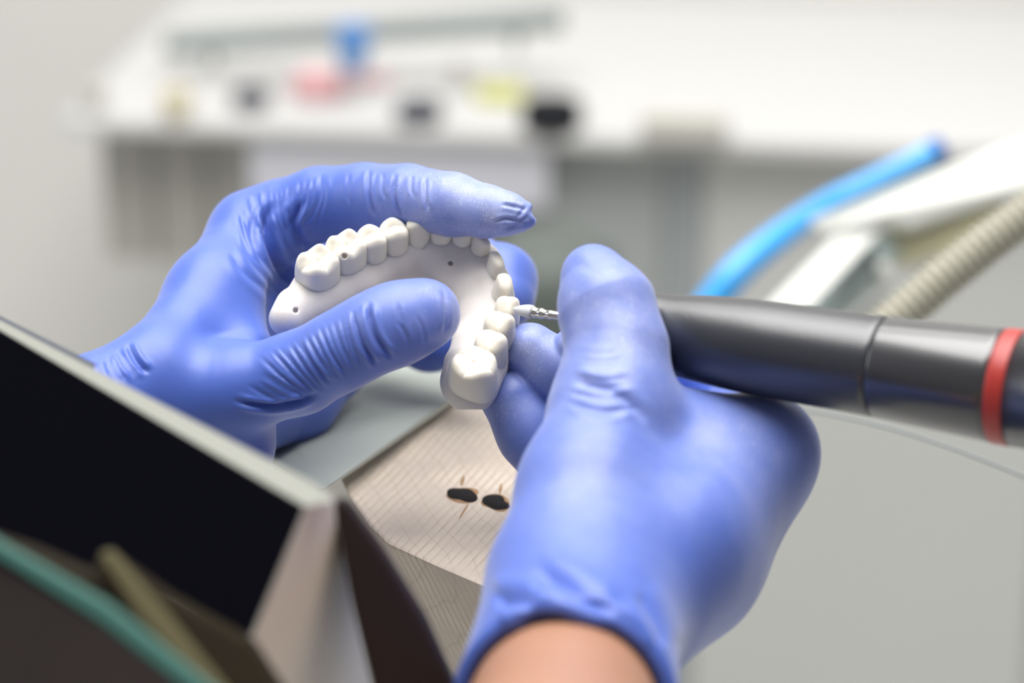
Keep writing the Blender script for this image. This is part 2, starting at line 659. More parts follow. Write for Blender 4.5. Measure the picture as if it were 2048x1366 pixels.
def crease(V, N, folds):
    """press glove folds into the skin. fold = (points, depth mm, half width px, zmin, zmax)"""
    x, y = to_px(V)
    disp = np.zeros(len(V))
    front = np.clip((N[:, 2] + 0.25) / 0.4, 0, 1)
    for pts, dep, wd, z0, z1 in folds:
        pts = spline2(pts)
        xs, ys = [p[0] for p in pts], [p[1] for p in pts]
        m = (x > min(xs) - 5 * wd) & (x < max(xs) + 5 * wd) & (y > min(ys) - 5 * wd) & (y < max(ys) + 5 * wd) & (V[:, 2] > z0) & (V[:, 2] < z1)
        if not m.any():
            continue
        dist, par = polyline_dist(x[m], y[m], pts)
        fade = np.clip(np.minimum(par, 1 - par) * 4, 0, 1)
        fade = fade * fade * (3 - 2 * fade)
        end = np.exp(-np.maximum(dist - 6 * wd, 0))
        prof = -np.exp(-(dist / wd) ** 2) + 0.5 * np.exp(-((dist - 2.4 * wd) / (1.3 * wd)) ** 2)
        disp[m] += dep * prof * fade * end
    return V + N * (disp * front)[:, None]


def add_dust(o, V, sources):
    """sources = (centre mm, radius mm, amount)"""
    a = np.zeros(len(V))
    for c, r, amt in sources:
        d = np.linalg.norm(V - np.asarray(c), axis=1)
        a = np.maximum(a, amt * np.clip(1 - d / r, 0, 1) ** 1.2)
    at = o.data.attributes.new('dust', 'FLOAT', 'POINT')
    at.data.foreach_set('value', a.astype(np.float32))


# ================================================================== THE ROOM
BEN = on_height(126, 236, 0.75)
BEN2 = on_height(1765, 290, 0.75)
bdir = (BEN2 - BEN) / np.linalg.norm(BEN2 - BEN)
brot = math.atan2(bdir[1], bdir[0])
bnor = np.array([-bdir[1], bdir[0], 0])        # away from the camera


def bench_pt(s, t, z):
    """s metres along the bench front from its left end, t metres behind the front edge"""
    p = BEN + bdir * s + bnor * t
    return np.array([p[0], p[1], z])


BL = float(np.linalg.norm(BEN2 - BEN))
WALL_T = 0.52
c_ = bench_pt(BL / 2, WALL_T + 0.05, 1.35)
tag(bm_obj('wall_back', box(*c_, 5.0, 0.1, 2.7, brot), M['wall']), kind='structure')
tag(bm_obj('floor', box(0, 1.2, -0.05, 6, 5, 0.1), M['floor']), kind='structure')

# ---- the white bench across the room
bench = empty('workbench', bench_pt(BL / 2, 0.25, 0))
tag(bench, 'white topped workbench with grey fronts across the room behind the hands', 'workbench')
BX = BL * 1.25
bm_obj('worktop', box(*bench_pt(BX / 2, (WALL_T - 0.006) / 2, 0.743), BX, WALL_T - 0.006, 0.014, brot, 0.003), M['white'], bench)


def front_piece(name, s0, s1, z0, z1, t0, m, depth=0.02):
    return bm_obj(name, box(*bench_pt((s0 + s1) / 2, t0 + depth / 2, (z0 + z1) / 2), s1 - s0, depth, z1 - z0, brot, 0.003), m, bench)


def s_of(px):
    """bench coordinate under a photo column on the front edge"""
    return (px - 130) / (1765 - 130) * BL


for k_ in range(3):
    front_piece('drawer_front', s_of(165 + 113 * k_), s_of(272 + 113 * k_), 0.59, 0.735, 0.06, M['cab'])
front_piece('apron_panel', s_of(500), s_of(1112), 0.672, 0.735, 0.012, M['lavender'], 0.015)
front_piece('cabinet_front', s_of(506), s_of(1030), 0.05, 0.668, 0.10, M['cab'])
p_ = [(s_of(1132), .735), (s_of(1340), .735), (s_of(1340), .05), (s_of(960), .05), (s_of(960), .60)]
bm_obj('cabinet_front', prism([bench_pt(a_, .045, z_) for a_, z_ in p_], tuple(bnor * .02), .003), M['cabgrey'], bench)
front_piece('cabinet_front', s_of(1344), s_of(1416), 0.05, 0.735, 0.045, M['cabseam'])
front_piece('cabinet_front', s_of(1420), s_of(2140), 0.05, 0.735, 0.045, M['cabpale'])

bp_ = EYE + ray(1100, 480) * 1.75  # added cylinder, its dark colour stands in for shade below the bench
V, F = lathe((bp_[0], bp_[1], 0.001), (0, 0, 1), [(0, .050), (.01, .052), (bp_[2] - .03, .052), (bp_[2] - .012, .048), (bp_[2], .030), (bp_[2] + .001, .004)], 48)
tag(mesh_obj('shade_cylinder', V, F, M['bin']), 'added dark grey green cylinder standing in for the shade behind the hands', 'shade_cylinder')


def lump(name, px, py, wpx, hpx, m, shape='puck'):
    """a thing standing on the worktop, sized from its outline"""
    base = on_height(px, py + hpx * 0.5, 0.75)
    k = float(np.linalg.norm(base - EYE)) / FPX
    w, h = wpx * k, hpx * k
    if shape == 'puck':
        V, F = lathe(base + np.array([0, 0, 0.0005]), (0, 0, 1), [(0, w * 0.46), (0.0012, w * 0.5), (h * 0.55, w * 0.5), (h * 0.62, w * 0.47), (h * 0.63, w * 0.36), (h * 0.56, w * 0.34)], 40)
        return mesh_obj(name, V, F, m)
    if shape == 'cup':
        V, F = lathe(base + np.array([0, 0, 0.0005]), (0, 0, 1), [(0, w * 0.38), (h * 0.02, w * 0.40), (h * 0.9, w * 0.5), (h * 0.92, w * 0.5), (h * 0.9, w * 0.46), (h * 0.1, w * 0.36)], 40)
        return mesh_obj(name, V, F, m)
    if shape == 'box':
        return bm_obj(name, box(base[0], base[1] + w * 0.2, base[2] + 0.0005 + h * 0.35, w, w * 0.4, h * 0.7, brot, 0.003), m)
    if shape == 'cast':
        def fn(P):
            d = np.linalg.norm((P - [0, 0, h * 0.28]) / [w * 0.5, w * 0.36, h * 0.42], axis=1) - 1
            d = d * h * 0.4
            d = smin(d, np.linalg.norm(P - [-w * 0.18, 0, h * 0.5], axis=1) - w * 0.16, 0.008)
            d = smin(d, np.linalg.norm(P - [w * 0.2, 0.003, h * 0.42], axis=1) - w * 0.15, 0.008)
            return smax(d, -P[:, 2], 0.002)
        V, Q = mesh_sdf(fn, (-w * .6, -w * .6, -.004), (w * .6, w * .6, h), 0.0016)
        return mesh_obj(name, V + base + np.array([0, 0, 0.0006]), Q, m)


tag(lump('round_lid', 1103, 213, 122, 84, M['blackp']), 'black round lid, the largest dark disc on the white bench', 'lid', 'round lids on the far bench')
tag(lump('round_lid', 838, 214, 94, 56, M['darkp']), 'small charcoal round lid in the middle of the white bench', 'lid', 'round lids on the far bench')
tag(lump('round_lid', 503, 190, 76, 48, M['darkp']), 'small dark lid on the bench left of the pink plaster cast', 'lid', 'round lids on the far bench')
tag(lump('plaster_cast', 640, 158, 118, 76, M['pink'], 'cast'), 'pink plaster cast on the far bench beneath the blue cup', 'cast')
tag(lump('tray', 1000, 186, 96, 46, M['yellow'], 'box'), 'yellow green tray on the far bench beside the black lid', 'tray')
tag(lump('beaker', 355, 208, 62, 58, M['cream'], 'cup'), 'cream beaker near the left end of the far bench', 'beaker', 'beakers on the far bench')
tag(lump('beaker', 192, 196, 46, 52, M['beige'], 'cup'), 'grey beaker at the far left corner of the white bench', 'beaker', 'beakers on the far bench')
tag(lump('bottle', 918, 150, 30, 64, M['beige'], 'cup'), 'slim pale grey bottle on the far bench between the dark lids', 'bottle')
tag(lump('carton', 1370, 250, 172, 72, M['beige'], 'box'), 'beige grey carton at the front edge of the white bench', 'carton')
tag(lump('carton', 745, 160, 70, 26, M['pink'], 'box'), 'flat pale pink box right of the plaster cast', 'box')

# a grey rail lamp on two posts stands along the back of the bench, the blue cup hangs on it
lamp = empty('bench_lamp', bench_pt(s_of(700), 0.40, 0.75))
tag(lamp, 'long grey bar lamp on posts along the back of the white bench', 'lamp')
kz = 2.42


def far(px, py, d=kz):
    return EYE + ray(px, py) * d


pA, pB = far(325, 96, 2.36), far(1130, 46, 2.30)
V, F = tube([pA, (pA + pB) / 2, pB], 0.0085, 16)
bm_ = prism([pA + [0, 0, -.009], pB + [0, 0, -.009], pB + [0, 0, .009], pA + [0, 0, .009]], (0, 0.03, 0), 0.004)
bm_obj('lamp_bar', bm_, M['barg'], lamp)
for k in (0.12, 0.88):
    q = pA + (pB - pA) * k + np.array([0, 0.015, 0])
    V, F = lathe((q[0], q[1], 0.7504), (0, 0, 1), [(0, .012), (.004, .012), (.005, .004), (q[2] - .7504, .004)], 16)
    mesh_obj('post', V, F, M['armw'], lamp)
q = far(706, 92, 2.27)
V, F = lathe(q + [0, 0, -0.022], (0, 0, 1), [(0, .011), (.002, .012), (.038, .017), (.040, .017), (.036, .0155), (.004, .0105)], 32)
cup = mesh_obj('cup', V, F, M['bluec'])
tag(cup, 'blue plastic cup hanging in front of the grey bar lamp', 'cup')

# ---- the jointed arm with its hoses, right of the hands
ZA = -520.0
arm = empty('support_arm', WP(1900, 640, ZA))
tag(arm, 'white jointed metal arm with an olive block behind the black handpiece', 'arm')
back = -FW * -0.001


def slab(name, quad, z, thick, m, parent, bevel=0.0012):
    if isinstance(z, tuple):                        # three reference (px, py, z): everything lies in their plane
        a, b, c = [C(*q) for q in z]
        n = np.cross(b - a, c - a)
        e = np.array([0, 0, DF])
        poly = []
        for x, y in quad:
            d = C(x, y, 0) - e
            poly.append(W(e + d * (((a - e) @ n) / (d @ n))))
    else:
        zz = z if hasattr(z, '__len__') else [z] * len(quad)
        poly = [WP(x, y, q) for (x, y), q in zip(quad, zz)]
    return bm_obj(name, prism(poly, tuple(FW * thick * 0.001), bevel), m, parent)


slab('top_plate', [(1618, 441), (1640, 468), (1705, 468), (1770, 432), (1815, 455), (2100, 360), (2100, 262), (1900, 332)], [ZA + 16, ZA + 14, ZA + 12, ZA + 12, ZA + 10, ZA, ZA - 25, ZA - 14], 3, M['armw'], arm)
slab('motor_block', [(1778, 448), (1815, 462), (2010, 396), (2012, 470), (1878, 512), (1812, 535), (1790, 500)], ZA - 2, 30, M['olive'], arm, 0.003)
slab('link_bar', [(1680, 464), (1766, 456), (1622, 612), (1480, 760), (1400, 740), (1540, 606)], ((1680, 464, ZA + 6), (1766, 456, ZA + 4), (1560, 630, ZA + 95)), 6, M['armw'], arm)
bar2 = slab('link_bar', [(1770, 460), (1800, 500), (1784, 548), (1700, 624), (1600, 720), (1540, 700), (1630, 606)], ZA + 2, 8, M['armg'], arm)
slab('link_bar', [(1740, 606), (1855, 528), (1895, 532), (1800, 610), (1730, 660), (1690, 650)], ZA - 8, 5, M['armw'], arm)
for (bx_, by_) in ((1754, 507), (1765, 540)):
    V, F = lathe(WP(bx_, by_, ZA + 3), -FW, [(0, .0042), (.004, .0042), (.005, .003)], 16)
    mesh_obj('bolt', V, F, M['armg' if by_ < 520 else 'armw'], bar2)

hz = ZA + 34
pth = [(1360, 700), (1420, 610), (1480, 538), (1560, 472), (1650, 412), (1740, 368), (1820, 330), (1868, 304)]
hose = empty('air_hose', WP(1620, 470, hz))
tag(hose, 'bright blue air hose curving up past the white metal arm', 'hose')
zs_ = [hz - 4, hz - 4, hz - 6, hz - 24, hz - 66, hz - 76, hz - 80, hz - 84]
V, F = tube([WP(x, y, z) for (x, y), z in zip(pth, zs_)], [R(r, hz) * .001 for r in (34, 33, 32, 29, 27, 26, 25, 25)], 24)
tb_ = mesh_obj('tube', V, F, M['hose'], hose)
e0, e1 = WP(1862, 307, hz - 84), WP(1890, 292, hz - 84)
V, F = lathe(e0, e1 - e0, [(0, .0058), (.001, .0066), (.006, .0066), (.0075, .005)], 24)
mesh_obj('end_cap', V, F, M['hosecap'], tb_)

V, F = [], []
pts = [np.array(WP(x, y, -175)) for x, y in ((1700, 720), (1790, 640), (1880, 562), (1970, 490), (2080, 408), (2180, 330))]
spl = []
for i in range(len(pts) - 1):
    for k in range(10):
        spl.append(pts[i] + (pts[i + 1] - pts[i]) * k / 10)
cum = np.concatenate([[0], np.cumsum(np.linalg.norm(np.diff(np.array(spl), axis=0), axis=1))])
dense = np.linspace(0, cum[-1], 220)
spl = np.array([[np.interp(t, cum, np.array(spl)[:, i]) for i in range(3)] for t in dense])
rad = [0.0068 + 0.0011 * math.sin(t / 0.0033 * 2 * math.pi) for t in dense]
V, F = tube(spl, rad, 20, 1)
tag(mesh_obj('ribbed_hose', V, F, M['ribbed']), 'cream ribbed suction hose running down behind the black handpiece', 'hose')
V, F = tube([WP(1560, 810, -120), WP(1740, 846, -110), WP(1900, 895, -105), WP(2070, 962, -100)], 0.0005, 10)
tag(mesh_obj('wire', V, F, M['barg']), 'thin grey wire under the black handpiece at the right', 'wire')

# ================================================================== THE BENCH PIN AND THE BOX IN FRONT
H_PIN = float(WP(870, 1132, 6)[2])
top = [(905, 800), (790, 880), (680, 956), (702, 1003), (735, 1050), (775, 1087), (870, 1131), (966, 1172), (1075, 1217), (1120, 1110), (1125, 920), (1090, 800), (1010, 775)]
tp = [on_height(x, y, H_PIN) for x, y in top]
pin = empty('bench_pin', np.mean(np.array(tp), axis=0) - np.array([0, 0, 0.05]))
tag(pin, 'pale wooden bench pin with two burn marks beneath the right hand', 'bench pin')
bm = bmesh.new()
a = [bm.verts.new(p) for p in tp]
low = np.array([0.016, 0.010, -0.05])
cen = np.mean(np.array(tp), axis=0)
b = [bm.verts.new(cen + (np.array(p) - cen) * 0.86 + low) for p in tp]
bm.faces.new(a)
bm.faces.new(b[::-1])
for i in range(len(a)):
    bm.faces.new((a[i], b[i], b[(i + 1) % len(a)], a[(i + 1) % len(a)]))
bmesh.ops.recalc_face_normals(bm, faces=bm.faces[:])
ed = [e for e in bm.edges if e.verts[0] in a and e.verts[1] in a]
bmesh.ops.bevel(bm, geom=ed, offset=0.0012, segments=2, affect='EDGES', profile=0.5)
blk = bm_obj('block', bm, M['wood'], pin)


def blot(name, px, py, rx, ry, ang, m, lift, seed, jag=0.18):
    rnd = random.Random(seed)
    c = on_height(px, py, H_PIN)
    bm = bmesh.new()
    n = 28
    ring = []
    ph = [rnd.uniform(0, 6.28) for _ in range(4)]
    for i in range(n):
        t = 2 * math.pi * i / n
        w = 1 + jag * sum(math.sin((k + 2) * t + ph[k]) / (k + 1.5) for k in range(4))
        x, y = rx * w * math.cos(t), ry * w * math.sin(t)
        p = on_height(px + x * math.cos(ang) - y * math.sin(ang), py + x * math.sin(ang) + y * math.cos(ang), H_PIN)
        ring.append((bm.verts.new(p + np.array([0, 0, -0.0006])), bm.verts.new(p + (c - p) * 0.12 + np.array([0, 0, lift]))))
    mid = bm.verts.new(c + np.array([0, 0, lift]))
    for i in range(n):
        p, q = ring[i], ring[(i + 1) % n]
        bm.faces.new((p[0], q[0], q[1], p[1]))
        bm.faces.new((p[1], q[1], mid))
    return bm_obj(name, bm, m, blk, True)


blot('scorch_mark', 926, 991, 38, 17, 0.10, M['scorch'], 0.00006, 5)
blot('scorch_mark', 992, 1005, 36, 17, 0.12, M['scorch'], 0.00006, 6)
blot('burn_mark', 925, 990, 33, 16, 0.10, M['char'], 0.00014, 1)
blot('burn_mark', 991, 1005, 31, 16, 0.12, M['char'], 0.00014, 2)
blot('scorch_mark', 925, 962, 3.5, 13, 0.30, M['scorch'], 0.00005, 8, 0.1)
blot('scorch_mark', 1001, 978, 3.0, 13, 0.15, M['scorch'], 0.00005, 9, 0.1)
blot('scorch_mark', 928, 1022, 2.2, 20, 0.55, M['scorch'], 0.00005, 10, 0.1)

# dark holder that the pin sits in
hold = slab('pin_holder', [(664, 1000), (690, 1000), (760, 1095), (850, 1240), (930, 1420), (760, 1440), (700, 1200)], ((664, 1000, 140), (850, 1240, 124), (760, 1440, 138)), 12, M['dark'], None, 0.0015)
tag(hold, 'dark brown tapering holder left of the wooden bench pin', 'holder')

# grey green plate behind
plate = slab('side_plate', [(640, 985), (905, 797), (1000, 720), (860, 700), (700, 720), (560, 830), (500, 905)], [-20, -88, -120, -128, -124, -90, -66], 3, M['greyplate'], None)
tag(plate, 'grey green plate sloping up behind the wooden bench pin', 'plate')

# box with a black front
ebox = empty('extraction_box', WP(560, 1300, 110))
tag(ebox, 'black fronted box with a pale rim at the lower left', 'box')
A0, A1, A2, A3 = (-60, 627), (608, 1014), (500, 1275), (-60, 1040)
PL = ((-60, 620, 62), (608, 1014, 160), (500, 1275, 168))
slab('front_panel', [A0, A1, A2, (240, 1128), (190, 1190), (0, 1090), A3], PL, 3, M['black'], ebox, 0.0006)
slab('rim', [(-60, 612), (636, 974), (668, 1000), (610, 1016), (-60, 629)], ((-60, 612, 58), (650, 985, 154), (610, 1016, 159)), 5, M['rim'], ebox, 0.0008)
slab('side_panel', [(612, 1014), (662, 1000), (700, 1200), (760, 1440), (480, 1440), (505, 1275)], ((612, 1014, 158), (662, 1000, 146), (505, 1275, 165)), 4, M['pale'], ebox, 0.0006)
slab('seal_strip', [(-60, 600), (5, 636), (190, 728), (180, 742), (0, 652), (-60, 620)], ((-60, 600, 46), (190, 728, 76), (180, 742, 77)), 3, M['navy'], ebox, 0.0004)

tray_ = slab('wooden_tray', [(-60, 1060), (60, 1098), (180, 1150), (206, 1100), (330, 1190), (500, 1285), (600, 1440), (420, 1440), (-60, 1300)], ((206, 1100, 176), (500, 1285, 174), (420, 1440, 182)), 8, M['umber'], None, 0.001)
tag(tray_, 'dark brown wooden tray below the black panel, bottom left', 'tray')
strip = slab('strip', [(196, 1108), (222, 1100), (330, 1225), (470, 1400), (420, 1400), (275, 1235)], ((206, 1100, 182), (470, 1400, 188), (420, 1400, 189)), 3, M['tan'], tray_, 0.0008)
strip.name = 'edge_strip'
gl = empty('glass_plate', WP(150, 1300, 150))
tag(gl, 'thick glass plate with a teal edge at the bottom left corner', 'plate')
slab('edge', [(-60, 1040), (0, 1083), (215, 1205), (445, 1390), (400, 1400), (195, 1240), (0, 1118), (-60, 1080)], ((-60, 1040, 184), (445, 1390, 202), (400, 1400, 202)), 3, M['teal'], gl, 0.0006)
slab('pane', [(-60, 1081), (0, 1119), (195, 1241), (400, 1401), (380, 1460), (-60, 1460)], ((-60, 1081, 184), (400, 1401, 202), (-60, 1460, 192)), 3, M['slate'], gl, 0.0006)

# ================================================================== THE DENTAL ARCH
AN = np.array([0.08, 0.68, 0.73])
AN /= np.linalg.norm(AN)
AM = C(752, 697, 10)


def on_arch(px, py, w):
    """hand-frame point under a pixel on the plane w mm above the ridge of the arch"""
    e = np.array([0, 0, DF])
    d = C(px, py, 0) - e
    return e + d * (((AM + AN * w - e) @ AN) / (d @ AN))


teeth = [((636, 512), 'molar', 12.0, 11.0), ((693, 480), 'molar', 11.4, 10.6), ((744, 463), 'premolar', 8.0, 9.0), ((789, 449), 'premolar', 7.8, 8.6),
         ((838, 439), 'canine', 7.4, 7.4), ((885, 444), 'incisor', 6.8, 6.0), ((928, 453), 'incisor', 6.4, 5.6), ((964, 472), 'incisor', 6.2, 5.6),
         ((995, 512), 'incisor', 6.6, 5.8), ((1010, 556), 'canine', 7.4, 6.6), ((1017, 598), 'premolar', 6.8, 7.0), ((1001, 632), 'premolar', 7.6, 8.6),
         ((984, 671), 'premolar', 8.0, 9.0), ((949, 718), 'worn', 12.6, 13.0)]
TOP = 7.0
tpos = [on_arch(x, y, 0) for (x, y), *_ in [((t[0][0], t[0][1]), 0) for t in teeth]]
tpos = [on_arch(t[0][0], t[0][1], TOP) - AN * TOP for t in teeth]


def arch_chain(pts):
    out = []
    P3 = [(on_arch(x, y, w), R(r, on_arch(x, y, w)[2])) for x, y, w, r in pts]
    for (p, r), (q, s) in zip(P3[:-1], P3[1:]):
        out.append((p, q, r, s))
    return out


crest = arch_chain([(571, 636, -4, 30), (590, 614, -5, 35), (622, 590, -6, 35), (684, 560, -6, 34), (740, 536, -6, 33), (789, 514, -5, 32), (838, 491, -4, 32), (886, 492, -3, 33),
                    (930, 501, -3, 34), (962, 522, -3, 34), (981, 560, -3, 32), (988, 604, -4, 29), (988, 642, -4, 30), (978, 686, -5, 33), (964, 724, -6, 38), (952, 750, -5, 45), (926, 760, -5, 45)])
flange = arch_chain([(578, 640, -5, 28), (632, 618, -7, 24), (728, 574, -8, 23), (808, 537, -9, 23), (857, 532, -9, 23), (884, 550, -9, 24), (910, 572, -9, 24), (934, 600, -8, 23), (943, 636, -7, 23), (936, 680, -6, 25), (920, 722, -5, 30)])
middle = arch_chain([(640, 606, -6, 26), (720, 566, -7, 26), (800, 528, -8, 26), (860, 516, -7, 30), (914, 534, -7, 32), (953, 574, -6, 30), (964, 636, -6, 28), (952, 690, -5, 32)])


def arch_raw(P):
    d = chain_d(P, crest, 3.0)
    d = smin(d, chain_d(P, flange, 3.0), 4.0)
    d = smin(d, chain_d(P, middle, 3.0), 4.0)
    for p, t in zip(tpos, teeth):                      # a collar round every neck
        d = smin(d, np.linalg.norm(P - (p - AN * 5.0), axis=1) - (t[2] + t[3]) * 0.245, 4.0)
    return d


holes = []
for px, py in ((591, 621), (844, 493), (901, 527), (893, 484), (996, 652)):
    p, d = march(px, py, arch_raw)
    holes.append((p - d * 2, p + d * 1.0, 0.68, 0.68))


def arch_fn(P):
    d = arch_raw(P)
    for h in holes:
        d = smax(d, -cone(P, *h), 0.35)
    return d


allp = np.array([c[0] for c in crest + flange])
V, Q = mesh_sdf(arch_fn, allp.min(0) - 9, allp.max(0) + 9, 0.36)
arch_root = empty('dental_arch', W(allp.mean(0)))
tag(arch_root, 'white horseshoe dental arch with a full row of teeth held between gloved fingers', 'dental model')
mesh_obj('base', W(V), Q, M['gum'], arch_root)


def tooth_fn(kind, md, bl):
    A, B = md / 2, bl / 2

    def fn(P):
        x, y, z = P[:, 0], P[:, 1], P[:, 2]
        t = np.clip(z / 7.0, -1.0, 1.1)
        if kind in ('molar', 'premolar', 'worn'):
            fx = A * (0.97 + 0.07 * t - 0.13 * t * t)
            fy = B * (1.03 - 0.05 * t - 0.17 * t * t)
            p = 2.1 if kind == 'worn' else 2.5
        elif kind == 'canine':
            fx = A * (0.92 + 0.14 * t - 0.20 * t * t)
            fy = B * (0.98 - 0.40 * t - 0.05 * t * t)
            p = 2.3
        else:
            fx = A * (0.88 + 0.14 * t)
            fy = B * (1.0 - 0.58 * t)
            p = 2.5
        q = (np.abs(x / fx) ** p + np.abs(y / fy) ** p + 1e-9) ** (1 / p)
        d = (q - 1) * np.minimum(fx, fy) * 0.9
        if kind in ('molar', 'worn'):
            top = (6.0 if kind == 'worn' else 5.3) + 0 * x
            for sx in (-1, 1):
                for sy in (-1, 1):
                    top = top + (1.1 if kind == 'worn' else 2.1 if sy > 0 else 1.5) * np.exp(-((x - sx * 0.50 * A) ** 2 + (y - sy * 0.56 * B) ** 2) / (0.36 * A) ** 2)
            top = top - 0.28 * np.exp(-((x + 0.3 * np.sin(y)) / 0.45) ** 2) - 0.35 * np.exp(-((y + 0.25 * np.sin(1.3 * x)) / 0.5) ** 2)
        elif kind == 'premolar':
            top = 5.5 + 1.8 * np.exp(-((y - 0.52 * B) ** 2 + x * x * 0.8) / (0.46 * B) ** 2) + 1.2 * np.exp(-((y + 0.52 * B) ** 2 + x * x * 0.8) / (0.46 * B) ** 2) - 0.25 * np.exp(-(y / 0.5) ** 2)
        elif kind == 'canine':
            top = 7.1 - 0.30 * np.abs(x)
        else:
            top = 6.9 - 0.04 * x * x
        d = smax(d, (z - top) * 0.85, 1.3 if kind in ('molar', 'premolar', 'worn') else 1.0)
        return smax(d, -z - 7.0, 1.5)
    return fn


mol_holes = {1: (689, 512)}
for i, ((pxy, kind, md, bl), p) in enumerate(zip(teeth, tpos)):
    q0, q1 = tpos[max(i - 1, 0)], tpos[min(i + 1, len(tpos) - 1)]
    tx = q1 - q0
    tx -= AN * (tx @ AN)
    tx /= np.linalg.norm(tx)
    by = np.cross(AN, tx)
    Rm = np.stack([tx, by, AN])                     # rows: local axes
    f0 = tooth_fn(kind, md, bl)
    fn = f0
    if i in mol_holes:
        hp, hd = march(*mol_holes[i], lambda P: f0((P - p) @ Rm.T))
        a_, b_ = Rm @ (hp - hd * 2 - p), Rm @ (hp + hd * 1.0 - p)
        fn = lambda P, a_=a_, b_=b_, f0=f0: smax(f0(P), -cone(P, a_, b_, 0.7, 0.7), 0.35)
    V, Q = mesh_sdf(fn, (-md * .62, -bl * .68, -7.6), (md * .62, bl * .68, 8.6), 0.3)
    mesh_obj('tooth', W(V @ Rm + p), Q, M['tooth'], arch_root)

# ================================================================== THE HANDPIECE
HP0, HP1 = C(1026, 618, 10), C(2048, 779, 74)
hax = (HP1 - HP0) / np.linalg.norm(HP1 - HP0)
HW = W(HP0)
haxw = W(HP1) - W(HP0)
haxw /= np.linalg.norm(haxw)


def t_at(px):
    """mm along the axis where it crosses a photo column"""
    lo, hi = -20.0, 260.0
    for _ in range(50):
        m = (lo + hi) / 2
        if to_px((HP0 + hax * m)[None])[0][0] < px:
            lo = m
        else:
            hi = m
    return lo


hand_piece = empty('handpiece', W(HP0 + hax * 110))
tag(hand_piece, 'black rotary handpiece with a red ring held in the right hand', 'handpiece')


def hp_part(name, prof, m, seg=64, par=None):
    V, F = lathe(HW, haxw, [(t * 0.001, r * 0.001) for t, r in prof], seg)
    return mesh_obj(name, V, F, m, par or hand_piece)


tb = t_at(1066)
tc = t_at(1150)
shank = hp_part('shank', [(tb - .05, 1.0), (tb, 1.55), (tb + .5, 1.5), (tb + .7, 1.28), (tb + 2.0, 1.25), (tb + 2.2, 1.42), (tb + 2.9, 1.4), (tb + 3.1, 1.12), (tb + 4.6, 1.1), (tb + 4.7, 1.2), (tb + 5.6, 1.2), (tb + 5.7, 1.1), (tc + 2, 1.1)], M['steel'], 32)
hp_part('stone_tip', [(0, 0.12), (0.4, 0.5), (1.2, 0.9), (2.4, 1.35), (3.6, 1.65), (4.6, 1.78), (tb - .6, 1.8), (tb - .1, 1.72), (tb, 1.5)], M['stone'], 32, shank)
hp_part('collet', [(tc - 2.2, 2.2), (tc - 2.0, 3.0), (tc - .5, 3.4), (tc + 2.0, 3.6), (tc + 2.2, 4.6), (tc + 5, 4.8), (tc + 5.2, 4.2)], M['brass'], 40)
tg = t_at(1764)
tr = t_at(2020)
gp = [(tc + 5, 4.4), (tc + 5.4, 5.2), (tc + 14, 7.8), (tc + 20, 9.6), (tc + 23, 10.0)]
t = tc + 22
while t < tg - 8:
    gp += [(t + 2, float(np.interp(t, [tc + 23, t_at(1400), t_at(1500), tg], [9.9, 11.2, 12.0, 12.4])))]
    t += 4
gp += [(tg - 2, 12.4), (tg - .4, 12.4), (tg - .1, 12.15)]
hp_part('grip', gp, M['grip'])
body = hp_part('body', [(tg - .1, 12.0), (tg, 12.1), (tg + .3, 12.35), (tg + .8, 12.45), (tr - 4.2, 13.7), (tr - 2.0, 13.8), (tr - 1.9, 13.5), (tr + 1.9, 13.5), (tr + 2.0, 13.9), (tr + 40, 14.2), (tr + 70, 13.4), (tr + 74, 12), (tr + 76, 6)], M['body'])
hp_part('ring', [(tr - 2.2, 13.4), (tr - 2.2, 13.85), (tr - 1.7, 13.95), (tr + 1.7, 14.0), (tr + 2.2, 13.95), (tr + 2.2, 13.4)], M['red'], 64, body)

# ================================================================== THE PERSON: TWO GLOVED HANDS
person = empty('person', WP(700, 1300, 60))
tag(person, 'person in blue nitrile gloves holding a white dental arch and a black handpiece', 'person')

# ---- left hand
L_index = chain([(504, 466, -44, 80), (560, 440, -44, 79), (640, 408, -40, 74), (730, 397, -33, 70), (815, 396, -24, 67), (905, 409, -14, 63), (975, 423, -8, 52), (1016, 428, -6, 43), (1044, 432, -5, 28), (1056, 431, -5, 22)])
L_middle = chain([(560, 546, -66, 84), (700, 500, -76, 74), (800, 495, -84, 68), (935, 536, -74, 66), (1000, 562, -62, 68), (1006, 600, -56, 63)])
L_ring = chain([(540, 640, -90, 72), (740, 640, -100, 66), (860, 680, -84, 58), (897, 692, -76, 46)])
L_little = chain([(470, 840, -50, 84), (590, 800, -74, 78), (668, 742, -86, 62)])
L_thumb = chain([(330, 800, 4, 92), (470, 782, 6, 88), (600, 745, 10, 77), (680, 703, 15, 74), (745, 667, 17, 74), (800, 645, 16, 75), (850, 628, 14, 71)])
L_palm = [chain([(503, 466, -46, 79), (425, 592, -22, 84), (312, 752, 6, 88)]),
          chain([(312, 752, 6, 88), (195, 815, 14, 96), (60, 888, 16, 98), (-90, 960, 16, 102)]),
          chain([(330, 800, 4, 90), (440, 850, -4, 96), (452, 900, -2, 92)]),
          chain([(540, 560, -66, 76), (420, 740, -24, 92)]),
          chain([(540, 640, -80, 74), (440, 800, -34, 92)]),
          chain([(430, 640, -22, 78), (480, 720, -10, 76)])]
TIPC = C(1066, 430, -5)
TIPN = np.array([0.97, 0.22, 0.1]) / np.linalg.norm([0.97, 0.22, 0.1])


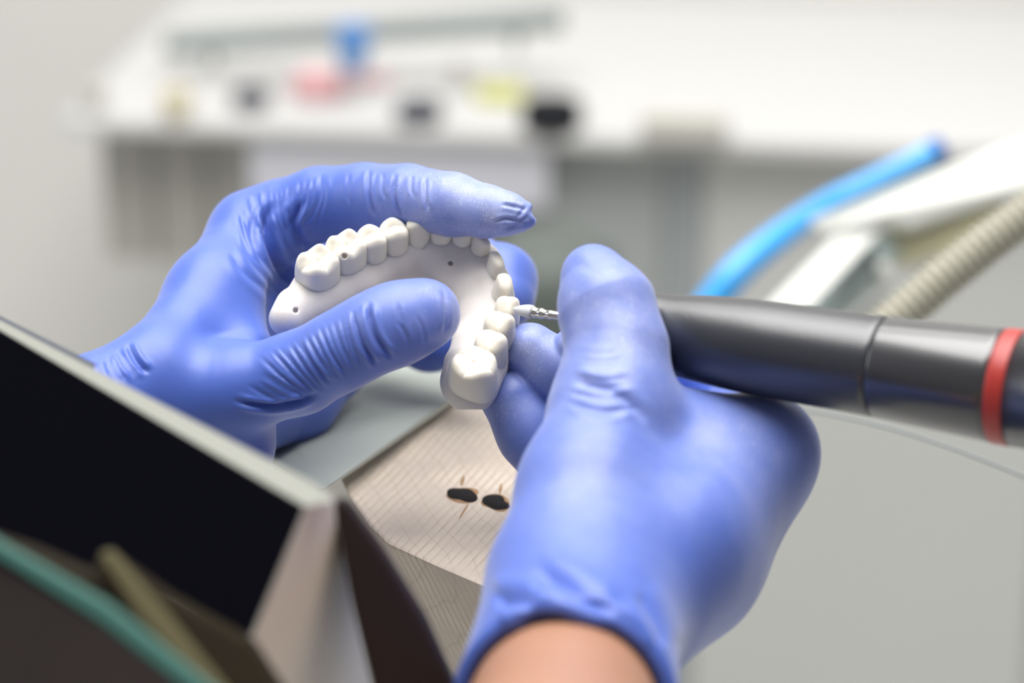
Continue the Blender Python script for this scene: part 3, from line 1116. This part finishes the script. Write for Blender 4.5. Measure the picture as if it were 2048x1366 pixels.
def left_fn(P):
    d = chain_d(P, L_palm[0], 8)
    for c in L_palm[1:]:
        d = smin(d, chain_d(P, c, 8), 8)
    th = chain_d(P, L_thumb, 5)
    d = smin(d, th, 5)
    ix = chain_d(P, L_index, 1.6)
    q = P - TIPC
    ix = smax(ix, q @ TIPN + 0.35 * np.sin(q[:, 1] * 1.3 + 0.7) + 0.2 * np.sin(q[:, 2] * 2.3), 0.5)
    d = smin(d, ix, 5)
    d = smin(d, chain_d(P, L_middle, 5), 3.0)
    d = smin(d, chain_d(P, L_ring, 5), 1.6)
    d = smin(d, chain_d(P, L_little, 6), 3.0)
    # end of the cuff, far off to the left
    c0 = C(-70, 950, 16)
    ax = C(-90, 960, 16) - C(60, 888, 16)
    ax /= np.linalg.norm(ax)
    return smax(d, (P - c0) @ ax, 1.0)


def cone_box(cs, pad):
    lo = np.min([np.minimum(c[0] - c[2], c[1] - c[3]) for c in cs], axis=0) - pad
    hi = np.max([np.maximum(c[0] + c[2], c[1] + c[3]) for c in cs], axis=0) + pad
    return lo, hi


allc = L_index + L_middle + L_ring + L_little + L_thumb + sum(L_palm, [])
V, Q = mesh_sdf(left_fn, *cone_box(allc, 3), 0.42)
N, _ = grad(left_fn, V, 0.3)
rnd = random.Random(3)
folds = []


def fan(p0, p1, q0, q1, n, dep, wd, z0, z1, bow=0.0, jit=3.0):
    """n folds from line p0-p1 (their start points) to q0-q1 (their ends)"""
    for i in range(n):
        t = (i + 0.5) / n + rnd.uniform(-.18, .18) / n
        a = (p0[0] + (p1[0] - p0[0]) * t + rnd.uniform(-jit, jit), p0[1] + (p1[1] - p0[1]) * t + rnd.uniform(-jit, jit))
        b = (q0[0] + (q1[0] - q0[0]) * t + rnd.uniform(-jit, jit), q0[1] + (q1[1] - q0[1]) * t + rnd.uniform(-jit, jit))
        mx, my = (a[0] + b[0]) / 2, (a[1] + b[1]) / 2
        nx, ny = -(b[1] - a[1]), b[0] - a[0]
        bb = bow * rnd.uniform(.7, 1.3)
        folds.append(([a, (mx + nx * bb, my + ny * bb), b], dep * rnd.uniform(.6, 1.25), wd * rnd.uniform(.8, 1.3), z0, z1))


TH = (0, 60)
# thumb joint folds
fan((700, 618), (748, 598), (730, 742), (792, 722), 4, 0.4, 3.4, *TH, bow=0.07)
folds.append(([(737, 600), (742, 640), (756, 680), (790, 722)], 1.0, 4.5, *TH))
folds.append(([(708, 616), (712, 650), (728, 695), (758, 734)], 0.9, 4.2, *TH))
fan((570, 680), (695, 622), (656, 776), (730, 742), 13, 0.34, 3.0, *TH, bow=0.05)
fan((510, 712), (600, 672), (630, 806), (668, 772), 11, 0.32, 3.0, *TH, bow=0.04)
fan((490, 770), (545, 735), (596, 818), (640, 792), 7, 0.28, 3.0, *TH, bow=0.03)
folds.append(([(462, 798), (490, 806), (545, 812), (600, 802), (640, 784)], 1.2, 4.5, -20, 60))
folds.append(([(795, 600), (800, 630), (808, 668), (815, 690)], 0.25, 4, *TH))
folds.append(([(790, 640), (812, 668), (822, 700)], 0.22, 3, *TH))
folds.append(([(835, 630), (846, 662), (850, 690)], 0.2, 3, *TH))
folds.append(([(880, 575), (890, 600), (893, 640), (886, 672)], 0.45, 4, *TH))
# index folds
IX = (-70, 20)
folds.append(([(741, 336), (736, 365), (740, 400), (754, 440)], 0.8, 3.4, *IX))
folds.append(([(792, 345), (788, 380), (794, 412), (808, 440)], 0.8, 3.2, *IX))
folds.append(([(768, 345), (764, 375), (770, 400)], 0.4, 3.0, *IX))
folds.append(([(826, 350), (822, 372), (826, 396)], 0.4, 3.0, *IX))
folds.append(([(853, 352), (850, 385), (856, 425)], 0.75, 3.2, *IX))
folds.append(([(700, 345), (694, 380), (698, 410)], 0.3, 3.0, *IX))
fan((596, 362), (655, 345), (570, 462), (626, 455), 9, 0.5, 3.2, *IX, bow=-0.08)
fan((500, 388), (590, 366), (536, 470), (590, 470), 9, 0.5, 3.2, *IX, bow=0.06)
folds.append(([(545, 400), (530, 440), (536, 490), (560, 540), (594, 580)], 2.4, 8, -90, 20))
folds.append(([(520, 410), (505, 450), (512, 500), (540, 545), (575, 590)], 1.2, 7, -90, 20))
folds.append(([(480, 470), (500, 520), (535, 565), (575, 600)], 0.7, 6, -90, 20))
folds.append(([(455, 500), (490, 545), (530, 580), (560, 612)], 0.5, 6, -90, 20))
folds.append(([(604, 396), (586, 440), (592, 476), (622, 500)], 1.4, 7, -90, 20))
fan((470, 430), (520, 400), (520, 540), (540, 500), 5, 0.35, 3.2, -90, 20, bow=0.1)
# pinched glove tip
folds.append(([(985, 446), (1010, 438), (1040, 442), (1060, 430)], 0.5, 3, *IX))
folds.append(([(1005, 462), (1030, 450), (1058, 446)], 0.35, 3, *IX))
folds.append(([(1000, 408), (1030, 414), (1056, 420)], 0.4, 3, *IX))
folds.append(([(1030, 440), (1044, 424), (1052, 410)], 0.3, 3, *IX))
# wrist folds
fan((205, 718), (262, 680), (230, 775), (310, 745), 7, 0.55, 5, -40, 80, bow=0.06)
V = crease(V, N, folds)
lg = mesh_obj('glove', W(V), Q, M['glove'], person)
tag(lg, 'blue left glove, index finger and thumb pinching the dental arch')
add_dust(lg, V, [(C(985, 420, 0), 30, 1.0), (C(930, 400, -4), 36, 0.95), (C(860, 400, -12), 30, 0.75), (C(800, 395, -16), 34, 0.5), (C(900, 622, 18), 20, 0.85), (C(850, 640, 24), 38, 0.5), (C(760, 640, 26), 40, 0.35), (C(1030, 570, -40), 30, 0.35)])
V, F = tube([W(C(20, 907, 16)), W(C(-90, 960, 16)), W(C(-420, 1120, 16))], [.0105, .0122, .024], 28)
fa = mesh_obj('forearm', V, F, M['skin'], person)

# ---- right hand
R_thumb = chain([(1186, 552, 36, 64), (1212, 612, 40, 93), (1234, 700, 44, 98), (1224, 815, 50, 114)])
R_thumbm = chain([(1224, 815, 50, 114), (1180, 980, 64, 134), (1140, 1160, 80, 155)])
R_web = chain([(1235, 860, 46, 105), (1370, 900, 40, 108), (1520, 902, 34, 98)])
R_dors = [chain([(1526, 902, 34, 98), (1350, 1080, 64, 132), (1200, 1230, 84, 140)]),
          chain([(1505, 955, 22, 108), (1380, 1120, 48, 130), (1240, 1250, 74, 130)]),
          chain([(1466, 1015, 4, 112), (1370, 1130, 30, 128), (1240, 1262, 62, 120)])]
R_wrist = chain([(1160, 1180, 82, 168), (1150, 1290, 98, 188), (1136, 1390, 114, 204), (1126, 1470, 126, 212)])
R_index = chain([(1528, 870, 26, 88), (1470, 800, -18, 70), (1320, 735, -22, 64), (1190, 700, -8, 54), (1140, 694, 2, 36)])
R_middle = chain([(1490, 930, 10, 92), (1330, 850, -4, 72), (1180, 785, -2, 66), (1110, 745, -2, 60), (1060, 702, -2, 57)])
R_ring = chain([(1470, 980, 6, 92), (1280, 1010, 2, 72), (1120, 940, 2, 62), (1062, 870, 0, 60), (1020, 800, -1, 58)])
R_little = chain([(1440, 1040, 0, 90), (1280, 1090, -6, 70), (1180, 1050, -6, 60), (1130, 1000, -6, 52)])


def right_fn(P):
    d = smin(chain_d(P, R_thumbm, 8), chain_d(P, R_web, 8), 9)
    for c in R_dors:
        d = smin(d, chain_d(P, c, 10), 10)
    d = smin(d, chain_d(P, R_wrist, 8), 10)
    d = smin(d, chain_d(P, R_thumb, 4), 6)
    ix = chain_d(P, R_index, 5)
    f = smin(chain_d(P, R_middle, 5), chain_d(P, R_ring, 5), 1.0)
    f = smin(f, chain_d(P, R_little, 5), 1.2)
    f = smin(f, ix, 1.0)
    d = smin(d, f, 2.5)
    # the handpiece presses into the palm
    d = smax(d, -cone(P, HP0 + hax * 36, HP0 + hax * 190, 9.9, 13.4), 0.8)
    d = smax(d, -cone(P, HP0 + hax * 15, HP0 + hax * 36, 4.0, 9.9), 0.8)
    # cuff opening
    d = smax(d, (P - CUFF) @ CAX, 1.2)
    d = smax(d, -cone(P, CUFF - CAX * 5, CUFF + CAX * 40, R(196, 118), R(206, 118) + 2.5), 0.6)
    rim = np.sqrt((np.linalg.norm((P - CUFF) - ((P - CUFF) @ CAX)[:, None] * CAX, axis=1) - R(214, 118)) ** 2 + ((P - CUFF) @ CAX) ** 2) - 1.5
    return smin(d, rim, 1.6)


CUFF = C(1128, 1424, 118)
CAX = C(1126, 1470, 146) - C(1150, 1290, 88)
CAX /= np.linalg.norm(CAX)
allc = R_thumb + R_thumbm + R_web + sum(R_dors, []) + R_wrist + R_index + R_middle + R_ring + R_little
V, Q = mesh_sdf(right_fn, *cone_box(allc, 4), 0.5)
N, _ = grad(right_fn, V, 0.3)
folds = []
fan((1142, 742), (1120, 800), (1262, 748), (1290, 812), 6, 0.42, 6, 10, 120, bow=0.10)
fan((1150, 700), (1146, 735), (1245, 700), (1262, 740), 4, 0.22, 5, 10, 120, bow=0.08)
folds.append(([(1135, 770), (1190, 775), (1250, 800), (1300, 850)], 0.7, 9, 10, 120))
folds.append(([(1135, 525), (1180, 536), (1230, 528), (1275, 548)], 0.2, 9, 10, 120))
folds.append(([(1060, 1145), (1120, 1165), (1180, 1200), (1240, 1225)], 1.8, 14, 20, 160))
folds.append(([(985, 1205), (1030, 1200), (1075, 1205)], 1.8, 14, 20, 160))
folds.append(([(1000, 1240), (1080, 1240), (1160, 1262), (1240, 1285)], 1.2, 13, 20, 160))
folds.append(([(1270, 1180), (1310, 1240), (1330, 1300)], 0.9, 12, 20, 160))
V = crease(V, N, folds)
rg = mesh_obj('glove', W(V), Q, M['glove'], person)
tag(rg, 'blue right glove gripping the black handpiece')
add_dust(rg, V, [(C(1050, 700, 6), 26, 0.9), (C(1110, 760, 4), 26, 0.6), (C(1010, 810, 6), 36, 0.6), (C(1040, 900, 6), 30, 0.4), (C(1125, 690, 6), 14, 0.7), (C(1230, 640, 60), 64, 0.80), (C(1470, 850, 60), 56, 0.65), (C(1180, 950, 80), 64, 0.50)])
V, F = tube([W(CUFF - CAX * 7), W(CUFF + CAX * 4), W(CUFF + CAX * 30), W(CUFF + CAX * 120), W(CUFF + CAX * 200)], [R(186, 118) * .001, R(194, 118) * .001, R(204, 118) * .001, .031, .036], 40)
mesh_obj('forearm', V, F, M['skin'], person)
